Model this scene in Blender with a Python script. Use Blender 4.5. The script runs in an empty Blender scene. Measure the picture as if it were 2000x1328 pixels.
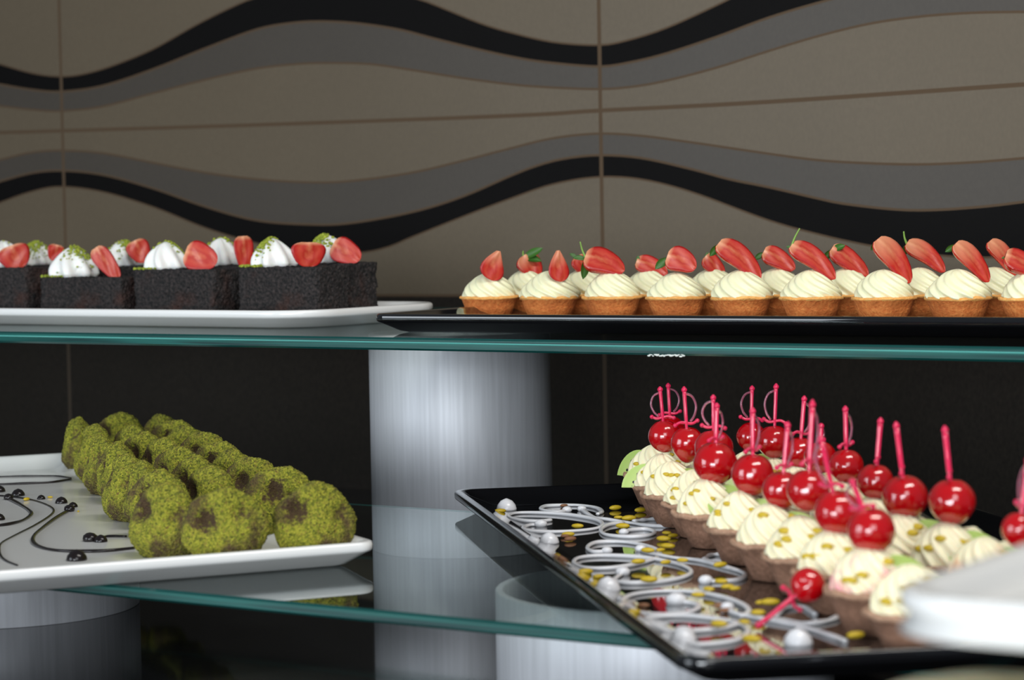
import bpy, bmesh, math, random
from mathutils import Vector, Matrix, noise
random.seed(7)
C = bpy.context.scene.collection
scene = bpy.context.scene

# ------------------------------------------------------------------ camera
F, PITCH, ROLL, YAW, H = 4740.0, .0496, .018, .5959, .31
cy_, sy_, cp_, sp_, cr_, sr_ = math.cos(YAW), math.sin(YAW), math.cos(PITCH), math.sin(PITCH), math.cos(ROLL), math.sin(ROLL)
RH = Vector((cy_, sy_, 0)); FH = Vector((-sy_, cy_, 0)); UP = Vector((0, 0, 1))
FW = FH*cp_ - UP*sp_; UU = UP*cp_ + FH*sp_
CR = RH*cr_ - UU*sr_; CU = RH*sr_ + UU*cr_
EYE = Vector((0, 0, H))
cam_d = bpy.data.cameras.new('camera'); cam = bpy.data.objects.new('camera', cam_d); C.objects.link(cam)
m = Matrix((CR, CU, -FW)).transposed().to_4x4(); m.translation = EYE
cam.matrix_world = m
cam_d.sensor_width = 36; cam_d.lens = F*36/2000; cam_d.clip_start = .05
cam_d.dof.use_dof = True; cam_d.dof.focus_distance = 1.98; cam_d.dof.aperture_fstop = 9.5
scene.camera = cam
# ------------------------------------------------------------------ light
scene.view_settings.view_transform = 'Standard'; scene.view_settings.look = 'None'
scene.view_settings.gamma = 1; scene.view_settings.exposure = .28; scene.view_settings.use_curve_mapping = False
w = bpy.data.worlds.new('room_air'); scene.world = w; w.use_nodes = True
w.node_tree.nodes['Background'].inputs[0].default_value = (.75, .87, 1, 1)
w.node_tree.nodes['Background'].inputs[1].default_value = .15

def area(name, loc, target, size, power, col, sy=None):
    d = bpy.data.lights.new(name, 'AREA'); d.energy = power; d.color = col; d.size = size
    if sy: d.shape = 'RECTANGLE'; d.size_y = sy
    o = bpy.data.objects.new(name, d); C.objects.link(o); o.location = loc
    o.rotation_euler = (Vector(target)-Vector(loc)).to_track_quat('-Z', 'Y').to_euler()
    return o
area('window_light', (-2.9, -1.6, .75), (-1.15, 1.7, .0), 1.6, 15, (.84, .92, 1), 1.3).data.spread = 2.0
area('window_light', (.05, -2.3, .42), (-.85, 1.6, .05), 1.8, 74, (.88, .94, 1), .84)
area('window_light', (1.0, -.9, 1.3), (-.6, 1.9, .2), 1.3, 24, (.93, .96, 1), 1.3)
area('ceiling_light', (.0, 1.25, 1.8), (-.7, 1.8, .2), 1.2, 17, (1, .96, .90), .3)

# ------------------------------------------------------------------ helpers
def ray(px, py): return FW*F + CR*(px-1000) + CU*(664-py)
def P(px, py, z): r = ray(px, py); return EYE + r*((z-H)/r.z)
def PY(px, py, Y): r = ray(px, py); return EYE + r*(Y/r.y)
def depth(p): return (Vector(p)-EYE).dot(FW)
def PD(px, py, d): return EYE + ray(px, py)*(d/F)

def mat(name, col=(.8, .8, .8), rough=.5, **k):
    m = bpy.data.materials.new(name); m.use_nodes = True
    b = m.node_tree.nodes['Principled BSDF']
    b.inputs['Base Color'].default_value = (*col, 1); b.inputs['Roughness'].default_value = rough
    for a, v in k.items():
        b.inputs[a.replace('_', ' ')].default_value = v
    return m
def nodes(m): return m.node_tree.nodes, m.node_tree.links, m.node_tree.nodes['Principled BSDF']
def tex(m, kind, scale, coord='Object', **k):
    n, l, b = nodes(m)
    tc = n.new('ShaderNodeTexCoord'); t = n.new('ShaderNodeTex'+kind); t.inputs['Scale'].default_value = scale
    for a, v in k.items(): t.inputs[a].default_value = v
    l.new(tc.outputs[coord], t.inputs['Vector']); return t
def ramp(m, src, stops):
    n, l, b = nodes(m); r = n.new('ShaderNodeValToRGB'); e = r.color_ramp.elements
    while len(e) < len(stops): e.new(.5)
    for i, (p, c) in enumerate(stops): e[i].position = p; e[i].color = (*c, 1)
    l.new(src, r.inputs[0]); return r.outputs[0]
def mix(m, fac, a, b_):
    n, l, b = nodes(m); x = n.new('ShaderNodeMix'); x.data_type = 'RGBA'
    for s, v in ((0, fac), (6, a), (7, b_)):
        if hasattr(v, 'links'): l.new(v, x.inputs[s])
        elif s == 0: x.inputs[0].default_value = v
        else: x.inputs[s].default_value = (*v, 1)
    return x.outputs[2]
def base(m, s): n, l, b = nodes(m); l.new(s, b.inputs['Base Color'])
def bump(m, src, strength=.5, dist=.001):
    n, l, b = nodes(m); u = n.new('ShaderNodeBump'); u.inputs['Strength'].default_value = strength; u.inputs['Distance'].default_value = dist
    l.new(src, u.inputs['Height'])
    if b.inputs['Normal'].links: l.new(b.inputs['Normal'].links[0].from_socket, u.inputs['Normal'])
    l.new(u.outputs[0], b.inputs['Normal'])

def mesh_from(bm, name, mats, smooth=True):
    me = bpy.data.meshes.new(name); bm.normal_update(); bm.to_mesh(me); bm.free()
    for x in (mats if isinstance(mats, (list, tuple)) else [mats]): me.materials.append(x)
    if smooth: me.polygons.foreach_set('use_smooth', [True]*len(me.polygons))
    me.update(); return me
def obj(name, me, parent=None, loc=(0, 0, 0), rot=None, scale=None, **tags):
    o = bpy.data.objects.new(name, me); C.objects.link(o); o.location = loc
    if parent: o.parent = parent
    if rot is not None:
        if isinstance(rot, Matrix): o.rotation_euler = rot.to_euler()
        else: o.rotation_euler = rot
    if scale: o.scale = scale if hasattr(scale, '__len__') else (scale,)*3
    for k, v in tags.items(): o[k] = v
    return o
def thing(name, label, cat, loc=(0, 0, 0), rotz=0, group=None):
    o = obj(name, None, loc=loc, rot=(0, 0, rotz), label=label, category=cat); o.empty_display_size = .01
    if group: o['group'] = group
    return o
def frame(a, n):
    """rotation whose local X runs along a and local Z along n"""
    a = a.normalized(); n = (n - a*n.dot(a)).normalized(); y = n.cross(a)
    return Matrix((a, y, n)).transposed()

def lathe(profile, seg=48, rfun=None, cap=True):
    bm = bmesh.new(); rings = []
    for i, (r, z) in enumerate(profile):
        ring = []
        for j in range(seg):
            t = 2*math.pi*j/seg; rr, zz = (rfun(r, z, t, i/(len(profile)-1)) if rfun else (r, z))
            ring.append(bm.verts.new((rr*math.cos(t), rr*math.sin(t), zz)))
        rings.append(ring)
    for a, b in zip(rings, rings[1:]):
        for j in range(seg): bm.faces.new((a[j], a[(j+1) % seg], b[(j+1) % seg], b[j]))
    if cap:
        for ring, fl in ((rings[0], True), (rings[-1], False)):
            c = bm.verts.new(sum((v.co for v in ring), Vector())/seg)
            for j in range(seg):
                f = (ring[j], ring[(j+1) % seg], c); bm.faces.new(f[::-1] if fl else f)
    return bm
def catmull(pts, n=8):
    pts = [Vector(p) for p in pts]; q = [pts[0]*2-pts[1]]+pts+[pts[-1]*2-pts[-2]]; out = []
    for i in range(1, len(q)-2):
        for k in range(n):
            t = k/n; a, b, c, d = q[i-1:i+3]
            out.append(.5*((2*b)+(c-a)*t+(2*a-5*b+4*c-d)*t*t+(3*b-a-3*c+d)*t**3))
    out.append(pts[-1]); return out
def add_tube(bm, pts, rad, seg=10, flat=1.0, up=None):
    if not callable(rad): r0 = rad; rad = lambda t: r0
    rings = []; N = len(pts); ref = Vector(up or (0, 0, 1))
    for i, p in enumerate(pts):
        d = (pts[min(i+1, N-1)]-pts[max(i-1, 0)]).normalized()
        s = d.cross(ref)
        if s.length < 1e-4: s = d.orthogonal()
        s.normalize(); u = s.cross(d); r = rad(i/(N-1))
        rings.append([bm.verts.new(p+s*(r*math.cos(2*math.pi*j/seg))+u*(r*flat*math.sin(2*math.pi*j/seg))) for j in range(seg)])
    for a, b in zip(rings, rings[1:]):
        for j in range(seg): bm.faces.new((a[j], a[(j+1) % seg], b[(j+1) % seg], b[j]))
    bm.faces.new(rings[0][::-1]); bm.faces.new(rings[-1])
def add_ball(bm, c, r, sub=2, sq=(1, 1, 1)):
    g = bmesh.ops.create_icosphere(bm, subdivisions=sub, radius=r)
    for v in g['verts']: v.co = Vector((v.co.x*sq[0], v.co.y*sq[1], v.co.z*sq[2]))+Vector(c)
def add_box(bm, x0, x1, y0, y1, z0, z1, mi=0):
    v = [bm.verts.new((x, y, z)) for z in (z0, z1) for x, y in ((x0, y0), (x1, y0), (x1, y1), (x0, y1))]
    for f in ((3, 2, 1, 0), (4, 5, 6, 7), (0, 1, 5, 4), (1, 2, 6, 5), (2, 3, 7, 6), (3, 0, 4, 7)):
        q = bm.faces.new([v[i] for i in f]); q.material_index = mi

# ------------------------------------------------------------------ materials
def tile_mat(name, c, v=.06, rough=.42, stretch=(5, 1, 3), spec=.25):
    m = mat(name, c, rough, Specular_IOR_Level=spec); n, l, b = nodes(m)
    t = tex(m, 'Noise', 60, Detail=6); mp = n.new('ShaderNodeMapping'); mp.inputs['Scale'].default_value = stretch
    l.new(t.inputs['Vector'].links[0].from_socket, mp.inputs[0]); l.new(mp.outputs[0], t.inputs['Vector'])
    t2 = tex(m, 'Noise', 5, Detail=4)
    a = ramp(m, t.outputs[0], [(.3, tuple(x*(1-v) for x in c)), (.7, tuple(x*(1+v) for x in c))])
    base(m, mix(m, ramp(m, t2.outputs[0], [(.35, (0, 0, 0)), (.75, (.35, .35, .35))]), a, tuple(x*.8 for x in c)))
    return m
M_TILE = tile_mat('beige_tile', (.116, .090, .058))
M_GREY = tile_mat('grey_band', (.062, .052, .041))
M_BLACK = tile_mat('black_band', (.0055, .005, .0048), rough=.55, spec=.05)
M_DARK = tile_mat('dark_brown_tile', (.016, .013, .010), .25, rough=.6, spec=.12)
M_GROUT = mat('brown_grout', (.075, .044, .020), .8)
M_DGROUT = mat('dark_grout', (.040, .026, .014), .8)
M_COUNT = mat('black_stone', (.012, .012, .013), .06)
def glass_mats():
    m = bpy.data.materials.new('clear_glass'); m.use_nodes = True; n = m.node_tree.nodes; l = m.node_tree.links
    n.remove(n['Principled BSDF']); out = n['Material Output']
    tr = n.new('ShaderNodeBsdfTransparent'); tr.inputs[0].default_value = (.93, .97, .955, 1)
    gl = n.new('ShaderNodeBsdfGlossy'); gl.inputs['Roughness'].default_value = .015; gl.inputs[0].default_value = (.85, .9, .9, 1)
    fr = n.new('ShaderNodeFresnel'); fr.inputs[0].default_value = 1.5; mx = n.new('ShaderNodeMixShader')
    ge = n.new('ShaderNodeNewGeometry'); iv = n.new('ShaderNodeMath'); iv.operation = 'SUBTRACT'; iv.inputs[0].default_value = 1; l.new(ge.outputs['Backfacing'], iv.inputs[1])
    fm = n.new('ShaderNodeMath'); fm.operation = 'MULTIPLY'; l.new(fr.outputs[0], fm.inputs[0]); l.new(iv.outputs[0], fm.inputs[1])
    l.new(fm.outputs[0], mx.inputs[0]); l.new(tr.outputs[0], mx.inputs[1]); l.new(gl.outputs[0], mx.inputs[2]); l.new(mx.outputs[0], out.inputs[0])
    e = mat('green_glass_edge', (.015, .20, .17), .30, Specular_IOR_Level=.3)
    t = tex(e, 'Noise', 30, Detail=3); nn, ll, bb = nodes(e); mp = nn.new('ShaderNodeMapping'); mp.inputs['Scale'].default_value = (.25, 1, 12)
    ll.new(t.inputs['Vector'].links[0].from_socket, mp.inputs[0]); ll.new(mp.outputs[0], t.inputs['Vector'])
    base(e, ramp(e, t.outputs[0], [(.35, (.002, .032, .030)), (.65, (.008, .105, .088))]))
    f = mat('dark_green_arris', (.004, .05, .045), .2)
    return m, e, f
M_GLASS, M_EDGE, M_ARRIS = glass_mats()
M_EDGEL = mat('pale_green_glass_ridge', (.10, .38, .34), .25)
M_WHITE = mat('white_melamine', (.80, .80, .78), .22, Coat_Weight=.3, Coat_Roughness=.08)
M_BLKPL = mat('black_melamine', (.006, .006, .007), .05, Coat_Weight=.5, Coat_Roughness=.03)
M_BLKUN = mat('matt_black_underside', (.004, .004, .005), .5, Specular_IOR_Level=.15)
def brushed(name, c, rough, metal=.0):
    m = mat(name, c, rough, Metallic=metal); t = tex(m, 'Noise', 25, Detail=5); n, l, b = nodes(m)
    mp = n.new('ShaderNodeMapping'); mp.inputs['Scale'].default_value = (10, 10, .35)
    l.new(t.inputs['Vector'].links[0].from_socket, mp.inputs[0]); l.new(mp.outputs[0], t.inputs['Vector'])
    base(m, ramp(m, t.outputs[0], [(.3, tuple(x*.88 for x in c)), (.7, tuple(min(1, x*1.06) for x in c))])); bump(m, t.outputs[0], .15, .0004)
    return m
M_PIPE = brushed('brushed_aluminium', (.60, .61, .64), .52, .30)
M_CREAM = mat('vanilla_cream', (.88, .86, .57), .42, Subsurface_Weight=.25, Subsurface_Scale=.004)
M_CREAM.node_tree.nodes['Principled BSDF'].inputs['Subsurface Radius'].default_value = (1, .8, .4)
M_CREAM2 = mat('butter_cream', (.90, .82, .56), .45, Subsurface_Weight=.2, Subsurface_Scale=.004)
M_WHIP = mat('whipped_cream', (.90, .90, .86), .4, Subsurface_Weight=.2, Subsurface_Scale=.004)
def crust(name, c1, c2, bs=.8):
    m = mat(name, c1, .8); t = tex(m, 'Noise', 380, Detail=5); t2 = tex(m, 'Noise', 60, Detail=3)
    a = ramp(m, t.outputs[0], [(.3, c1), (.7, c2)]); base(m, mix(m, ramp(m, t2.outputs[0], [(.4, (0, 0, 0)), (.7, (.6, .6, .6))]), a, tuple(x*.65 for x in c1)))
    bump(m, t.outputs[0], bs, .0012); return m
M_SHELL = crust('golden_shortcrust', (.70, .165, .030), (.95, .33, .08))
M_RIM = crust('toasted_rim', (.82, .35, .07), (.95, .52, .16))
M_CSHELL = crust('cocoa_shortcrust', (.21, .105, .062), (.34, .18, .115))
M_CRIM = crust('cocoa_rim', (.36, .20, .12), (.50, .31, .20))
def sponge():
    m = mat('cocoa_sponge', (.02, .015, .013), .85); v = tex(m, 'Voronoi', 330); t = tex(m, 'Noise', 30, Detail=3); t2 = tex(m, 'Noise', 330, Detail=4)
    a = ramp(m, t2.outputs[0], [(.38, (.002, .002, .002)), (.66, (.036, .027, .025))])
    base(m, mix(m, ramp(m, t.outputs[0], [(.55, (0, 0, 0)), (.72, (.6, .6, .6))]), a, (.045, .013, .006)))
    bump(m, v.outputs[0], 1, .002); bump(m, t2.outputs[0], .7, .001); return m
M_SPONGE = sponge()
def pist():
    m = mat('pistachio_dust', (.3, .3, .04), .9); v = tex(m, 'Voronoi', 750); t = tex(m, 'Noise', 38, Detail=4, Roughness=.6); n, l, b = nodes(m)
    a = ramp(m, v.outputs['Color'], [(.1, (.085, .095, .006)), (.35, (.20, .215, .012)), (.7, (.38, .36, .03)), (.95, (.15, .09, .02))])
    at = n.new('ShaderNodeAttribute'); at.attribute_name = 'bare'; n2 = tex(m, 'Noise', 260, Detail=3); sm = n.new('ShaderNodeMath'); sm.operation = 'MULTIPLY_ADD'; sm.inputs[1].default_value = .9; l.new(n2.outputs[0], sm.inputs[0]); l.new(at.outputs['Fac'], sm.inputs[2])
    a = mix(m, ramp(m, sm.outputs[0], [(.78, (0, 0, 0)), (.98, (.93, .93, .93))]), a, (.060, .026, .014))
    base(m, mix(m, ramp(m, t.outputs[0], [(.50, (0, 0, 0)), (.64, (.88, .88, .88))]), a, (.070, .034, .018)))
    bump(m, v.outputs[0], 1, .0015); return m
M_PIST = pist()
M_CRUMB = mat('pistachio_crumbs', (.22, .28, .02), .8)
_t = tex(M_CRUMB, 'Noise', 500); base(M_CRUMB, ramp(M_CRUMB, _t.outputs[0], [(.35, (.16, .22, .008)), (.65, (.42, .46, .05))]))
def berry():
    m = mat('strawberry_skin', (.62, .028, .012), .22, Coat_Weight=.7, Coat_Roughness=.08); v = tex(m, 'Voronoi', 420)
    t = tex(m, 'Noise', 70)
    a = ramp(m, t.outputs[0], [(.35, (.36, .006, .006)), (.7, (.58, .030, .012))])
    base(m, mix(m, ramp(m, v.outputs[0], [(.06, (1, 1, 1)), (.16, (0, 0, 0))]), a, (.70, .30, .06))); bump(m, v.outputs[0], .6, .0006)
    f = mat('strawberry_flesh', (.8, .15, .08), .45, Coat_Weight=.12, Coat_Roughness=.15, Subsurface_Weight=.04, Subsurface_Scale=.003)
    n, l, b = nodes(f); uv = n.new('ShaderNodeUVMap'); sx = n.new('ShaderNodeSeparateXYZ'); l.new(uv.outputs[0], sx.inputs[0])
    ns = tex(f, 'Noise', 160, Detail=3); ad = n.new('ShaderNodeMath'); ad.operation = 'MULTIPLY_ADD'; ad.inputs[1].default_value = .5; l.new(ns.outputs[0], ad.inputs[0])
    sb = n.new('ShaderNodeMath'); sb.operation = 'SUBTRACT'; sb.inputs[1].default_value = .25; l.new(sx.outputs[0], sb.inputs[0]); l.new(sb.outputs[0], ad.inputs[2])
    c = ramp(f, ad.outputs[0], [(.0, (.62, .16, .08)), (.14, (.56, .08, .035)), (.30, (.46, .018, .010)), (.5, (.54, .050, .022)), (.75, (.50, .016, .008)), (1, (.36, .004, .005))])
    ct = ramp(f, sx.outputs[1], [(.0, (.8, .8, .8)), (.14, (0, 0, 0))])
    base(f, mix(f, ct, c, (.80, .42, .22)))
    f2 = f.copy(); f2.name = 'pale_strawberry_flesh'
    for nd in f2.node_tree.nodes:
        if nd.type == 'VALTORGB' and len(nd.color_ramp.elements) == 2: nd.color_ramp.elements[0].color = (.62, .62, .62, 1); nd.color_ramp.elements[1].position = .55
    return m, f, f2
M_BERRY, M_FLESH, M_FLESHP = berry()
M_LEAF = mat('calyx_green', (.035, .12, .012), .45)
M_STEM = mat('stalk_green', (.20, .36, .06), .45)
M_CHERRY = mat('glace_cherry', (.44, .001, .004), .16, Coat_Weight=.8, Coat_Roughness=.06, Subsurface_Weight=.15, Subsurface_Scale=.006)
M_PICK = mat('pink_clear_plastic', (.95, .03, .13), .10, Transmission_Weight=.35, Subsurface_Weight=.1, Subsurface_Scale=.002)
M_PICKC = mat('clear_rose_plastic', (.95, .35, .50), .08, Transmission_Weight=.85, IOR=1.35)
M_ICING = mat('white_icing', (.74, .74, .76), .3, Coat_Weight=.3)
M_CHOC = mat('chocolate_sauce', (.010, .007, .007), .22, Coat_Weight=.15, Specular_IOR_Level=.3)
M_NUT = mat('pistachio_nib', (.56, .39, .015), .45); M_NUT2 = mat('brown_nut_nib', (.25, .11, .05), .6)
def kiwi():
    m = mat('kiwi_flesh', (.35, .5, .08), .3, Coat_Weight=.4, Subsurface_Weight=.2, Subsurface_Scale=.003)
    n, l, b = nodes(m); tc = n.new('ShaderNodeTexCoord'); ln = n.new('ShaderNodeVectorMath'); ln.operation = 'LENGTH'; l.new(tc.outputs['Object'], ln.inputs[0])
    mu = n.new('ShaderNodeMath'); mu.operation = 'MULTIPLY'; mu.inputs[1].default_value = 50; l.new(ln.outputs['Value'], mu.inputs[0])
    v = tex(m, 'Voronoi', 340); c = ramp(m, mu.outputs[0], [(.1, (.74, .76, .46)), (.35, (.50, .60, .20)), (.8, (.40, .55, .13)), (1, (.50, .60, .2))])
    seed = n.new('ShaderNodeMath'); seed.operation = 'MULTIPLY'
    l.new(ramp(m, v.outputs[0], [(.28, (1, 1, 1)), (.36, (0, 0, 0))]), seed.inputs[0]); l.new(ramp(m, mu.outputs[0], [(.25, (0, 0, 0)), (.35, (1, 1, 1)), (.6, (1, 1, 1)), (.7, (0, 0, 0))]), seed.inputs[1])
    base(m, mix(m, seed.outputs[0], c, (.01, .01, .01))); return m
M_KIWI = kiwi()

# ------------------------------------------------------------------ wall with the wave tiles
YW = 2.23
def WX(px, py): p = PY(px, py, YW); return p.x, p.z
curves = {
 'a': [(0,125),(60,142),(112,149),(160,145),(220,128),(300,95),(380,50),(450,15),(500,-5),(580,-22),(650,-28),(740,-20),(820,-1),(870,18),(940,46),(1000,64),(1080,82),(1167,88),(1220,80),(1300,55),(1400,10),(1500,-38),(1600,-68),(1700,-92),(1850,-112),(2000,-118)],
 'b': [(0,165),(60,175),(118,179),(200,168),(300,135),(400,95),(500,58),(570,45),(630,42),(700,46),(780,58),(850,76),(940,98),(1000,111),(1060,121),(1167,130),(1230,122),(1300,105),(1400,72),(1500,35),(1600,5),(1700,-20),(1850,-44),(2000,-50)],
 'c': [(0,207),(60,214),(118,217),(200,208),(300,182),(400,156),(500,134),(580,125),(640,123),(720,125),(800,136),(900,152),(1000,165),(1080,171),(1167,174),(1230,170),(1300,158),(1400,132),(1500,100),(1600,70),(1700,46),(1800,32),(1900,25),(2000,23)],
 'd': [(0,259),(122,255.5),(500,244),(1000,226),(1170,216),(1500,199),(2000,165)],
 'e': [(0,312),(60,298),(118,294),(200,299),(300,318),(400,337),(500,350),(600,356),(680,354),(800,338),(900,315),(1000,289),(1080,270),(1167,261),(1250,265),(1350,278),(1500,300),(1600,313),(1700,319),(1800,321),(1900,317),(2000,309)],
 'f': [(0,354),(60,338),(118,333),(200,341),(300,368),(400,403),(500,430),(600,438),(680,436),(800,415),(900,385),(1000,342),(1050,323),(1100,310),(1167,303),(1250,308),(1350,330),(1425,350),(1500,365),(1600,388),(1650,398),(1750,409),(1825,410),(1925,403),(2000,394)],
 'g': [(0,396),(60,375),(118,365),(200,375),(300,405),(400,445),(500,475),(600,492),(700,494),(760,482),(800,465),(900,425),(1000,387),(1080,360),(1167,346),(1250,350),(1350,375),(1500,430),(1600,458),(1700,480),(1800,495),(1900,503),(2000,500)]}
prof = {}
for k, pts in curves.items():
    q = catmull([Vector((*WX(*p), 0)) for p in pts], 6); prof[k] = [(v.x, v.y) for v in q]
X0, X1 = prof['a'][0][0], prof['a'][-1][0]; TW = WX(1170, 216)[0]-WX(120, 256)[0]
def wz(k, x):
    pr = prof[k]
    dz = 0
    if x < pr[0][0]:
        dz = pr[0][1]-wz(k, pr[0][0]+TW); x += TW
        while x < pr[0][0]: x += TW
    elif x > pr[-1][0]:
        dz = pr[-1][1]-wz(k, pr[-1][0]-TW); x -= TW
        while x > pr[-1][0]: x -= TW
    for (a, za), (b, zb) in zip(pr, pr[1:]):
        if a <= x <= b: return dz + za + (zb-za)*(x-a)/max(b-a, 1e-9)
    return pr[-1][1]+dz
def build_wall():
    bm = bmesh.new(); zt = PY(900, 577, YW).z; top = 1.25
    gx = [WX(122, 256)[0]+i*TW for i in range(-2, 4)]
    xs = []; x = -3.6
    while x < 1.1: xs.append(x); x += .012
    for g in gx: xs += [g-.0024, g+.0024]
    xs = sorted(t for t in xs if not any(abs(t-g) < .0022 for g in gx))
    g = .0013
    def col(x):
        a, b, c, d, e, f, h = (wz(k, x) for k in 'abcdefg')
        return [(-.9, 3), (zt-.0015, 4), (zt+.0015, 0), (h-g*.8, 4), (h+g*.8, 2), (f-g, 4), (f+g, 1), (e-g, 4), (e+g, 0), (d-.0022, 4), (d+.0022, 0),
                (c-g, 4), (c+g, 1), (b-g, 4), (b+g, 2), (a-g*.8, 4), (a+g*.8, 0), (top, 0)]
    cols = [(x, col(x)) for x in xs]; vs = [[bm.verts.new((x, YW, z)) for z, _ in c] for x, c in cols]
    for i in range(len(cols)-1):
        grout = any(cols[i][0] >= q-.0032 and cols[i+1][0] <= q+.0032 for q in gx)
        for j in range(len(cols[i][1])-1):
            f = bm.faces.new((vs[i][j], vs[i+1][j], vs[i+1][j+1], vs[i][j+1])); f.material_index = (4 if j > 0 else 5) if grout else cols[i][1][j][1]
    geo = bmesh.ops.extrude_face_region(bm, geom=bm.faces[:])
    for v in [e for e in geo['geom'] if isinstance(e, bmesh.types.BMVert)]: v.co.y += .05
    bmesh.ops.recalc_face_normals(bm, faces=bm.faces)
    me = mesh_from(bm, 'wall_back', [M_TILE, M_GREY, M_BLACK, M_DARK, M_GROUT, M_DGROUT], False)
    obj('wall_back', me, kind='structure')
build_wall()
bm = bmesh.new(); add_box(bm, -3.6, 1.1, -2.5, 2.28, -.95, -.9)
obj('floor', mesh_from(bm, 'floor', tile_mat('floor_tile', (.22, .2, .18)), False), kind='structure')

# ------------------------------------------------------------------ counter, pipes, glass shelves
bm = bmesh.new(); add_box(bm, -3.4, 1.0, .50, YW-.001, -.04, 0)
ctr = obj('buffet_counter', None, label='polished black stone buffet counter under the glass shelves and pipes', category='counter')
sl = obj('countertop', mesh_from(bm, 'countertop', M_COUNT, False), ctr)
md = sl.modifiers.new('b', 'BEVEL'); md.width = .003; md.segments = 2
bm = bmesh.new(); add_box(bm, -3.35, .95, .56, YW-.001, -.9, -.04); obj('cabinet_base', mesh_from(bm, 'cabinet_base', M_DARK, False), ctr)

def glass(name, label, x0, x1, y0, y1, zt, th, ridge):
    """glass plate with chamfered green edges"""
    bm = bmesh.new(); c = .0016
    levels = [(c, zt-th), (0, zt-th+c)]
    if ridge: levels += [(0, zt-th*.45), (-.0006, zt-th*.39), (0, zt-th*.33)]
    levels += [(0, zt-c), (c, zt)]
    ms = [2, 1, 3, 3, 1, 2] if ridge else [2, 1, 2]
    L = [[bm.verts.new(v) for v in ((x0+i, y0+i, z), (x1-i, y0+i, z), (x1-i, y1-i, z), (x0+i, y1-i, z))] for i, z in levels]
    for k in range(len(L)-1):
        for j in range(4):
            f = bm.faces.new((L[k][j], L[k][(j+1) % 4], L[k+1][(j+1) % 4], L[k+1][j])); f.material_index = (3 if k == len(ms)-1 else 0) if j == 2 else ms[k]
    bm.faces.new(L[0][::-1]); bm.faces.new(L[-1])
    return obj(name, mesh_from(bm, name, [M_GLASS, M_EDGE, M_ARRIS, M_EDGEL], False), label=label, category='glass shelf')
ZU, ZL = .215, .073
us = glass('glass_shelf', 'upper clear glass shelf with green edge, carrying the cake plate and strawberry tartlets', -3.2, .25, 1.593, 2.16, ZU, .0105, True)
ls = glass('glass_shelf', 'lower clear glass shelf with green edge, on the two short pipes', -2.9, .2, 1.172, 1.613, ZL, .008, False)
# chipped patch along the lower arris of the upper shelf
bm = bmesh.new()
for i in range(26):
    px = 1268+i*2.7; p = PY(px, 691.5+math.sin(i*.9)*1.2+random.uniform(-1, 1), 1.5945)
    add_ball(bm, (p.x, 1.5940, ZU-.0105+random.uniform(-.0008, .0012)), random.uniform(.0006, .0012), 1, (1.8, .6, .8))
obj('edge_chip', mesh_from(bm, 'edge_chip', mat('frosted_chip', (.75, .78, .72), .6)), us, label='white chipped patch on the shelf edge')

def pipe(label, c, r, h, z0=0, wall=.0055):
    bm = lathe([(r-wall, z0), (r-.0006, z0), (r, z0+.0006), (r, z0+h-.0008), (r-.0008, z0+h), (r-wall+.0008, z0+h), (r-wall, z0+h-.0008), (r-wall, z0)], 128, cap=False)
    me = mesh_from(bm, 'pipe', M_PIPE)
    for p in me.polygons:
        if abs(p.normal.z) > .6: p.use_smooth = False
    o = obj('support_pipe', me, loc=(c.x, c.y, 0), label=label, category='pipe'); return o
r = .086; pf = P(901, 1091, 0); cpipe = pf + FH*r
cpipe.y = max(cpipe.y, 1.618+r)
pipe('tall brushed metal pipe standing on the counter and holding up the upper glass shelf', cpipe, r, ZU-.0105)
r = .113; e = P(270, 1180, 0)-RH*r; pipe('short wide metal pipe under the white pastry platter at the left', e, r, ZL-.008)
r = .112; e3 = P(967, 1150, ZL-.008)+RH*r; pipe('short wide metal pipe with open top under the black cherry tart tray', e3, r, ZL-.008)

# ------------------------------------------------------------------ platters
def platter(name, label, L, Wd, h, m, corner, yaw, hx=0, hy=0, out=.022, cr=.018, cat='platter', parent=None):
    """rectangular platter; corner = world xy of the local (hx,hy) corner (0/1)"""
    bm = bmesh.new()
    prof_ = [(out+.006, .0), (out, .0), (out-.006, .0016), (.0032, h-.0078), (.0010, h-.0068), (.0001, h-.0056), (0, h-.0022), (.0006, h-.0007), (.002, h), (.0048, h), (.0075, h-.0012), (.011, h-.004), (out+.004, .0062), (out+.012, .0046), (out+.016, .0046), (out+.018, .0046)]
    rings = []
    for ins, z in [(out+.012, 0)]+prof_:
        rr = max(cr-ins*.35, .006); ring = []
        for cx, cy, a0 in ((L-ins-rr, Wd-ins-rr, 0), (ins+rr, Wd-ins-rr, 90), (ins+rr, ins+rr, 180), (L-ins-rr, ins+rr, 270)):
            for k in range(9):
                a = math.radians(a0+k*90/8); ring.append(bm.verts.new((cx+rr*math.cos(a), cy+rr*math.sin(a), z)))
        rings.append(ring)
    N = len(rings[0])
    for a, b in zip(rings, rings[1:]):
        for j in range(N): bm.faces.new((a[j], a[(j+1) % N], b[(j+1) % N], b[j]))
    bm.faces.new(rings[0][::-1]); bm.faces.new(rings[-1])
    me = mesh_from(bm, name, m)
    for pl in me.polygons:
        if len(pl.vertices) > 4 or (pl.normal.z > .999): pl.use_smooth = False
    if m is M_BLKPL:
        me.materials.append(M_BLKUN)
        for pl in me.polygons:
            if pl.normal.z < -.25: pl.material_index = 1
    R = Matrix.Rotation(yaw, 3, 'Z'); off = R @ Vector((hx*L, hy*Wd, 0)); loc = Vector(corner)-off
    t = thing(name, label, cat, loc, yaw); obj('dish', me, t); return t
FZ = .0046
c = P(592, 607.5, ZU+.017)
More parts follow.
